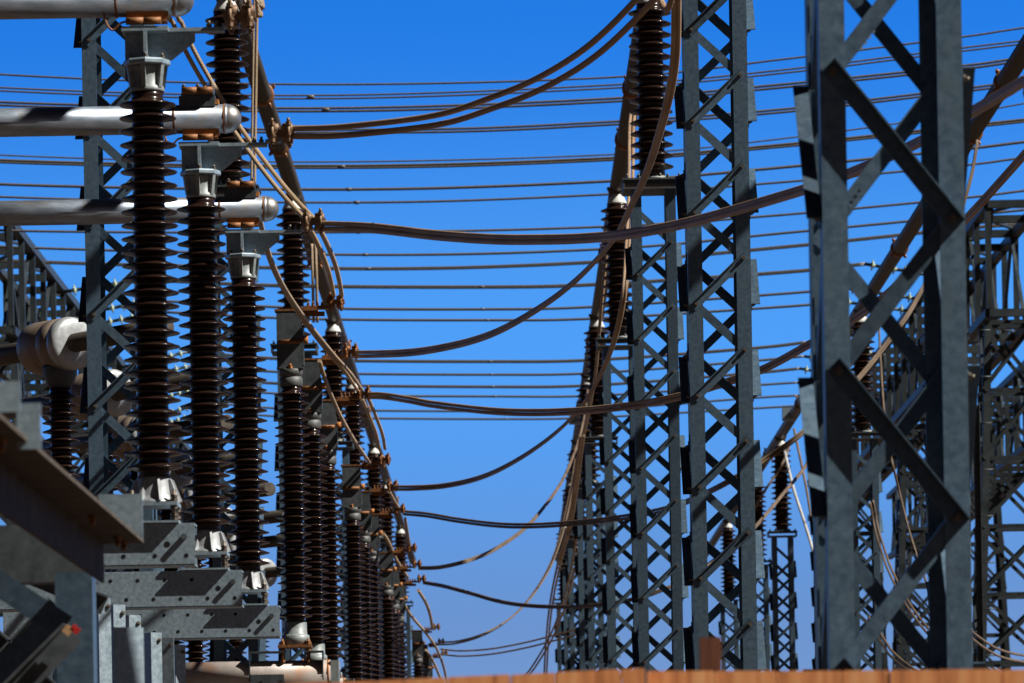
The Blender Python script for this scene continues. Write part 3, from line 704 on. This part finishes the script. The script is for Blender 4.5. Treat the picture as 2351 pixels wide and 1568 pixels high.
cable('thick pale cable loop joining the second and third terminal clamps', [(722, 525, 34), (742, 565, 35.5), (760, 610, 37.5), (770, 650, 39.5), (775, 678, 41)], .02, 'cable_pale', twin=V((-.07, .0, .0)), group=G2)
cable('pale cable loop joining the fourth and fifth terminal clamps of the left row', [(838, 915, 49.5), (855, 955, 51), (870, 995, 54), (877, 1030, 57)], .02, 'cable_pale', twin=V((-.07, .0, .0)), group=G2)
cable('pale cable bridging the sixth and seventh clamps of the left row', [(893, 1128, 61.5), (905, 1150, 63), (915, 1165, 65)], .02, 'cable_pale', group=G2)
cable('pale cable arching from the lower clamps of the left row', [(930, 1190, 66), (936, 1225, 70), (940, 1250, 73)], .02, 'cable_pale', group=G2)
cable('small pale cable arch above the lowest clamps', [(960, 1355, 84), (978, 1385, 88), (988, 1415, 92), (992, 1442, 97)], .03, 'cable_pale', group=G2)
cable('short pale cable slanting over the last switch posts', [(880, 1225, 70), (893, 1247, 71), (910, 1285, 76), (936, 1325, 80)], .024, 'cable_pale', group=G2)
cable('pale cable slanting down to the lowest clamps of the left row', [(922, 1378, 86), (945, 1415, 90), (975, 1450, 96), (1000, 1485, 101), (1018, 1530, 105), (1026, 1570, 106)], .028, 'cable_pale', group=G2)
cable('pale cable disappearing behind the fence below the lowest clamps', [(978, 1492, 101), (995, 1520, 102), (1012, 1560, 103)], .028, 'cable_pale', group=G2)
cable('pale twin lead beside the far left insulator', [(588, -20, 49), (586, 60, 49), (584, 200, 49.0), (582, 330, 49.0), (581, 425, 49.0)], .015, 'cable_pale', twin=V((.032, 0, 0)), group=G2)
cable('pale leads rising from the uppermost rusty clamp at top', [(582, 40, 25), (578, 0, 25), (565, -80, 25), V((-1.8, 25, 7.0)), V((-2.7, 25, 9.06))], .0185, 'cable_pale', twin=V((-.065, 0, 0)), group=G2)
cable('pale lead down the second far left insulator', [(720, 560, 64), (722, 640, 64), (724, 740, 64.2)], .02, 'cable_pale', twin=V((.05, 0, 0)), group=G2)
# leads by the middle row insulators
G3 = 'thin brown leads down the middle row'
cable('thin brown lead hanging along the second middle insulator', [(1410, 455, 65), (1396, 540, 65), (1390, 600, 65), (1376, 750, 65.5), (1367, 853, 67), (1355, 925, 69), (1340, 996, 73), (1331, 1040, 77), (1318, 1130, 84)], .024, 'cable', group=G3)
cable('brown lead slanting down beside the middle insulators', [(1336, 1000, 68), (1322, 1110, 72), (1308, 1200, 78), (1284, 1290, 84), (1266, 1380, 89), (1256, 1470, 94), (1250, 1580, 98)], .019, 'cable', twin=V((.05, 0, 0)), group=G3)
# cables at the right behind the tower
G4 = 'brown cables behind the large tower'
cable('thin brown cable hanging from the right busbar joint', [(1816, 1010, 99), (1800, 1055, 98), (1780, 1090, 98), (1751, 1133, 98), (1689, 1236, 99), (1631, 1290, 100), (1560, 1338, 101), (1480, 1372, 103)], .026, 'cable_dark', group=G4)
cable('bright thin cable falling to the left leg of the tower', [(1800, 1030, 98), (1806, 1060, 97), (1822, 1125, 96), (1848, 1205, 95), (1874, 1292, 94), (1890, 1350, 93), (1902, 1500, 92), (1908, 1800, 92)], .03, 'cable_white', group=G4)
cable('thin grey cable beside the bright one at the tower', [(1822, 985, 98), (1838, 1060, 97), (1852, 1130, 96), (1868, 1230, 95), (1880, 1300, 94), (1892, 1480, 93), (1898, 1800, 93)], .026, 'cable_dark', group=G4)
cable('brown cable bending down inside the tower braces', [(2016, 735, 78), (2024, 880, 77), (2034, 1000, 74), (2043, 1043, 70), (2063, 1125, 70), (2084, 1210, 70), (2104, 1275, 70), (2130, 1350, 70), (2165, 1470, 70), (2200, 1700, 70)], .018, 'cable_dark', group=G4)
cable('pale twin cable curving low between the tower legs', [(2000, 1150, 79), (2012, 1215, 79), (2026, 1262, 78), (2043, 1310, 77), (2082, 1385, 75), (2140, 1460, 72), (2220, 1530, 70), (2420, 1640, 68)], .019, 'cable_dark', twin=V((.05, 0, .03)), group=G4)
cable('low brown cable sagging behind the tower foot', [(1990, 1420, 79), (2030, 1478, 78), (2045, 1500, 77), (2080, 1530, 76), (2130, 1560, 75), (2250, 1620, 73)], .022, 'cable_dark', twin=V((.05, 0, .05)), group=G4)
cable('brown twin cable sagging low at the right edge', [(2180, 1390, 64.5), (2215, 1440, 66), (2242, 1467, 68), (2292, 1498, 70), (2350, 1512, 72), (2430, 1520, 74), (2700, 1500, 78)], .019, 'cable_dark', twin=V((.0, 0, .10)), group=G4)

# ------------------------------------------------------------------ overhead wires, insulator strings and gantries
WIRES = [
 ([(0, 171), (700, 194), (1400, 178), (1800, 136), (2208, 85), (2350, 64)], 80, .018, 0, None),
 ([(0, 205), (713, 223), (1400, 199), (1800, 164), (2208, 114), (2350, 97)], 80.6, .022, .05, 713),
 ([(0, 238), (748, 252), (1400, 230), (1800, 197), (2208, 155), (2350, 136)], 82.5, .03, .05, 748),
 ([(0, 290), (900, 301), (1400, 283), (1800, 254), (2208, 207), (2350, 190)], 86, .03, .05, None),
 ([(0, 356), (700, 372), (1400, 355), (1800, 318), (2208, 262), (2350, 238)], 91, .016, 0, None),
 ([(0, 370), (785, 383), (1400, 365), (1800, 334), (2208, 292), (2350, 277)], 88.7, .03, .04, 785),
 ([(0, 423), (800, 435), (1400, 416), (1800, 384), (2208, 343), (2350, 326)], 93, .03, 0, 800),
 ([(0, 452), (818, 465), (1400, 446), (1800, 418), (2208, 380), (2350, 362)], 95, .024, 0, 818),
 ([(0, 529), (822, 533), (1400, 520), (1800, 493), (2208, 455), (2350, 438)], 100.5, .027, 0, 822),
 ([(0, 566), (838, 585), (1400, 571), (1800, 535), (2208, 496), (2350, 482)], 105, .03, 0, 838),
 ([(0, 598), (845, 617), (1400, 600), (1800, 567), (2208, 525), (2350, 515)], 107.5, .034, .03, 845),
 ([(330, 642), (650, 656), (1106, 659), (1370, 653), (1800, 625), (1985, 606)], 111, .038, .03, 1106),
 ([(350, 690), (700, 707), (1107, 710), (1370, 704), (1800, 674), (1940, 661)], 115.5, .034, 0, 1107),
 ([(370, 716), (700, 732), (1117, 735), (1370, 731), (1800, 704), (1930, 692)], 118, .034, 0, 1117),
 ([(430, 808), (700, 826), (1125, 830), (1370, 826), (1722, 800), (1850, 786)], 128, .038, .03, 1125),
 ([(440, 840), (700, 856), (1128, 860), (1370, 856), (1722, 829), (1845, 818)], 131, .036, 0, 1128),
 ([(450, 866), (700, 883), (1130, 888), (1370, 884), (1722, 857), (1835, 846)], 134.5, .036, .03, 1130),
 ([(460, 890), (700, 906), (1135, 910), (1370, 908), (1722, 885), (1830, 878)], 137.5, .034, 0, 1135),
 ([(470, 924), (700, 940), (1150, 944), (1370, 940), (1722, 914), (1830, 908)], 142, .034, 0, 1150),
 ([(480, 944), (700, 958), (1160, 962), (1370, 958), (1722, 938), (1825, 932)], 144.5, .034, 0, 1160)]
def catmull_x(pts, n):
    w = [Vector(p) for p in pts]; return crom(w, n)
disc = MB()
disc.lathe([(.03, -.07), (.05, -.05), (.05, -.02), (.128, .0), (.132, .018), (.12, .026), (.05, .04), (.03, .07)], 18, (0, 0, 0), (1, 0, 0))
disc_me = disc.mesh('glass_disc', 'glass')
def string(label, a, b, group):
    a, b = Vector(a), Vector(b); d = b-a; ln = d.length
    r = thing('insulator_string', label, 'insulator string', a, group)
    MB().cyl((0, 0, 0), d, .04, 8).build('rod', 'steel_dark', r)
    n = max(6, int(ln*.72/.21)); q = Vector((1, 0, 0)).rotation_difference(d.normalized())
    for k in range(n):
        o = bpy.data.objects.new('glass_disc', disc_me); C.objects.link(o); o.parent = r
        o.location = d*(.2+.7*k/(n-1)); o.rotation_mode = 'QUATERNION'; o.rotation_quaternion = q
    return r
for i, (pts, d, r, tw, bead) in enumerate(WIRES):
    far = i >= 11
    w = [P(u, v, d) for u, v in pts]
    if not far:
        e0, e1 = w[0], w[-1]
        w = [e0+(e0-w[1]).normalized()*(e0.x+13.5) + V((0, 0, .25))] + w + [e1+(e1-w[-2]).normalized()*max(.5, 13.5-e1.x)]
    s = crom(w, 12); o = s[len(s)//2].copy(); s = [p-o for p in s]
    t = thing('overhead_wire', f'thin overhead wire crossing the blue sky, {ORD[i]} from the top', 'wire', o, 'thin overhead wires across the sky')
    if tw:
        for k in (-.5, .5):
            MB().tube([p+V((0, 0, tw*k*1.1)) for p in s], r*.75, 8).build('conductor', 'line', t)
    else: MB().tube(s, r, 8).build('conductor', 'line', t)
    if bead:
        j = min(range(len(s)), key=lambda k: abs((s[k]+o-P(bead, pts[1][1], d)).x))
        a, b_ = s[max(0, j-1)], s[min(len(s)-1, j+1)]
        x = P(bead, pts[1][1], d)-o
        tt = (x.x-a.x)/(b_.x-a.x); c = a+(b_-a)*tt; dd = (b_-a).normalized()
        MB().lathe([(.02, -.06), (.036, -.045), (.038, .045), (.02, .06)], 12, c, dd).build('spacer', 'line', t)
    if far:
        a, b = s[0]+o, s[-1]+o
        string(f'glass insulator string at the left end of the {ORD[i]} overhead wire', (-10.35, d, min(a.z+1.1, 13.5)), a, 'glass insulator strings at the left gantry')
        string(f'glass insulator string at the right end of the {ORD[i]} overhead wire', (10.35, d, min(b.z+1.0, 13.5)), b, 'glass insulator strings at the right gantry')
        for k, f in enumerate((.12, .3)):
            c = b+V((1.4*f*2, 0, .25*f)); pass

def truss_face(m, a0, a1, b0, b1, n, w, nrm):
    """X bracing between line a0-a1 and b0-b1"""
    a0, a1, b0, b1 = map(Vector, (a0, a1, b0, b1))
    for k in range(n):
        p0, p1 = a0.lerp(a1, k/n), a0.lerp(a1, (k+1)/n); q0, q1 = b0.lerp(b1, k/n), b0.lerp(b1, (k+1)/n)
        e = Vector(nrm)
        m.bar(p0, q1, w, .05, e); m.bar(q0-e*.052, p1-e*.052, w, .05, e); m.bar(p1-e*.104, q1-e*.104, w, .05, e)
def gantry_col(label, x, d, zt, group):
    r = thing('gantry_column', label, 'gantry column', (x, d, GZ), group)
    h = zt-GZ; b, t = 1.05, .55
    for sx in (-1, 1):
        for sy in (-1, 1):
            m = MB(); p, q = V((sx*b, sy*b, 0)), V((sx*t, sy*t, h))
            m.bar(p-V((sx*.075, 0, 0)), q-V((sx*.075, 0, 0)), .15, .014, (0, sy, 0)); m.bar(p-V((0, sy*.082, 0)), q-V((0, sy*.082, 0)), .15, .014, (sx, 0, 0))
            m.build('leg', 'gantry', r)
    for n, (c0, c1) in (((0, -1, 0), ((-1, -1), (1, -1))), ((0, 1, 0), ((-1, 1), (1, 1))), ((-1, 0, 0), ((-1, -1), (-1, 1))), ((1, 0, 0), ((1, -1), (1, 1)))):
        m = MB(); truss_face(m, (c0[0]*b, c0[1]*b, 0), (c0[0]*t, c0[1]*t, h), (c1[0]*b, c1[1]*b, 0), (c1[0]*t, c1[1]*t, h), 9, .08, n)
        m.build('lacing', 'gantry', r)
def gantry_beam(label, x, d0, d1, z0, z1, group):
    r = thing('gantry_beam', label, 'gantry beam', (x, d0, z0), group)
    ln, h, w = d1-d0, z1-z0, .55; n = int(ln/2.4)
    for sx in (-1, 1):
        for z in (0, h):
            m = MB(); m.box(sx*w-.09, sx*w+.09, 0, ln, z-.09, z+.09); m.build('chord', 'gantry', r)
    for sx in (-1, 1):
        m = MB()
        for k in range(n):
            y0, y1 = ln*k/n, ln*(k+1)/n
            m.bar((sx*w, y0, .091), (sx*w, y0, h-.091), .12, .12, (sx, 0, 0)); a, b = ((.091, h-.091) if k % 2 else (h-.091, .091))
            m.bar((sx*(w-.09), y0, a), (sx*(w-.09), y1, b), .10, .07, (sx, 0, 0))
        m.build('side_lacing', 'gantry', r)
    for z in (0, h):
        m = MB()
        for k in range(n):
            y0, y1 = ln*k/n, ln*(k+1)/n; s = 1 if k % 2 else -1
            m.bar((-w*s, y0, z+.09), (w*s, y1, z+.09), .10, .05, (0, 0, 1)); m.bar((-w, y0, z), (w, y0, z), .16, .16, (0, 0, 1))
        m.build('cross_lacing', 'gantry', r)
for side, nm_ in ((-1, 'left'), (1, 'right')):
    for row, (x, d0, cols, zz) in enumerate(((10.9, 100.5, (102, 123.5, 146), 13.75), (15.3, 122, (130, 152, 174), 13.75))):
        wd = 'inner' if row == 0 else 'outer'
        gantry_beam(f'long dark truss beam of the {wd} gantry on the {nm_} side', side*x, d0, d0+60, zz-2.3, zz, 'gantry beams')
        for k, d in enumerate(cols):
            gantry_col(f'dark braced column under the {wd} gantry beam on the {nm_} side, {ORD[k]} from the camera', side*x, d, zz-2.37, 'gantry columns')
# slim pole with step bolts at right
q = P(2240, 930, 92)
r = thing('step_pole', 'slim pole with step bolts right of the large tower', 'pole', (q.x, 92, GZ))
m = MB(); m.angle((0, 0, 0), (0, 0, q.z-GZ), .12, .12, .014, (0, -1, 0), (1, 0, 0)); m.build('angle', 'steel_dark', r)
each(r, 'step_bolt', 'steel_dark', [lambda m, k=k: m.cyl((.05, -.02, 2.0+k*.9), (.30, -.02, 2.0+k*.9), .014, 8) for k in range(12)])

# ------------------------------------------------------------------ wooden fence
def fence(label, u0, u1, d, vt, skew, name='plank_fence'):
    p0, p1 = P(u0, vt, d), P(u1, vt, d)
    r = thing(name, label, 'fence', (p0.x, d, GZ), 'wooden fence panels')
    x = 0; tot = p1.x-p0.x; hz = p0.z-GZ
    k = 0
    while x < tot-.03:
        w = random.uniform(.11, .19); w = min(w, tot-x)
        zt_ = hz+skew*(x/tot) + random.uniform(-.002, .002)
        m = MB(); th = .022; y = random.uniform(0, .003); e = .004
        z2 = zt_+skew*(w/tot)
        m.prism([(x+.001, 0), (x+w-.001, 0), (x+w-.001, z2-e), (x+w-.006, z2), (x+.006, zt_), (x+.001, zt_-e)], y, y+th)
        m.build('board', 'wood', r); x += w; k += 1
    m = MB(); m.box(0, tot, .03, .07, hz*.25, hz*.25+.09); m.build('rail', 'wood_dark', r)
    m = MB(); m.box(0, tot, .03, .07, hz*.72, hz*.72+.09); m.build('rail', 'wood_dark', r)
    return r
# picture tilt: a level top line runs down to the left, so both tops are level in the yard within a few centimetres
fence('left panel of the blurred orange wooden fence, its top slightly sloping', -200, 1482, 12.0, 1608, .050)
fence('right panel of the blurred orange wooden fence with a straight top', 1484, 2700, 12.05, 1541, -.016)
p = P(1606, 1463, 12.3); q = P(1655, 1463, 12.3)
r = thing('fence_post', 'dark red timber post standing up behind the right fence panel', 'post', (p.x, 12.3, GZ))
m = MB(); m.box(0, q.x-p.x, 0, .05, 0, p.z-GZ); m.build('timber', 'wood_dark', r)
bpy.context.view_layer.update()
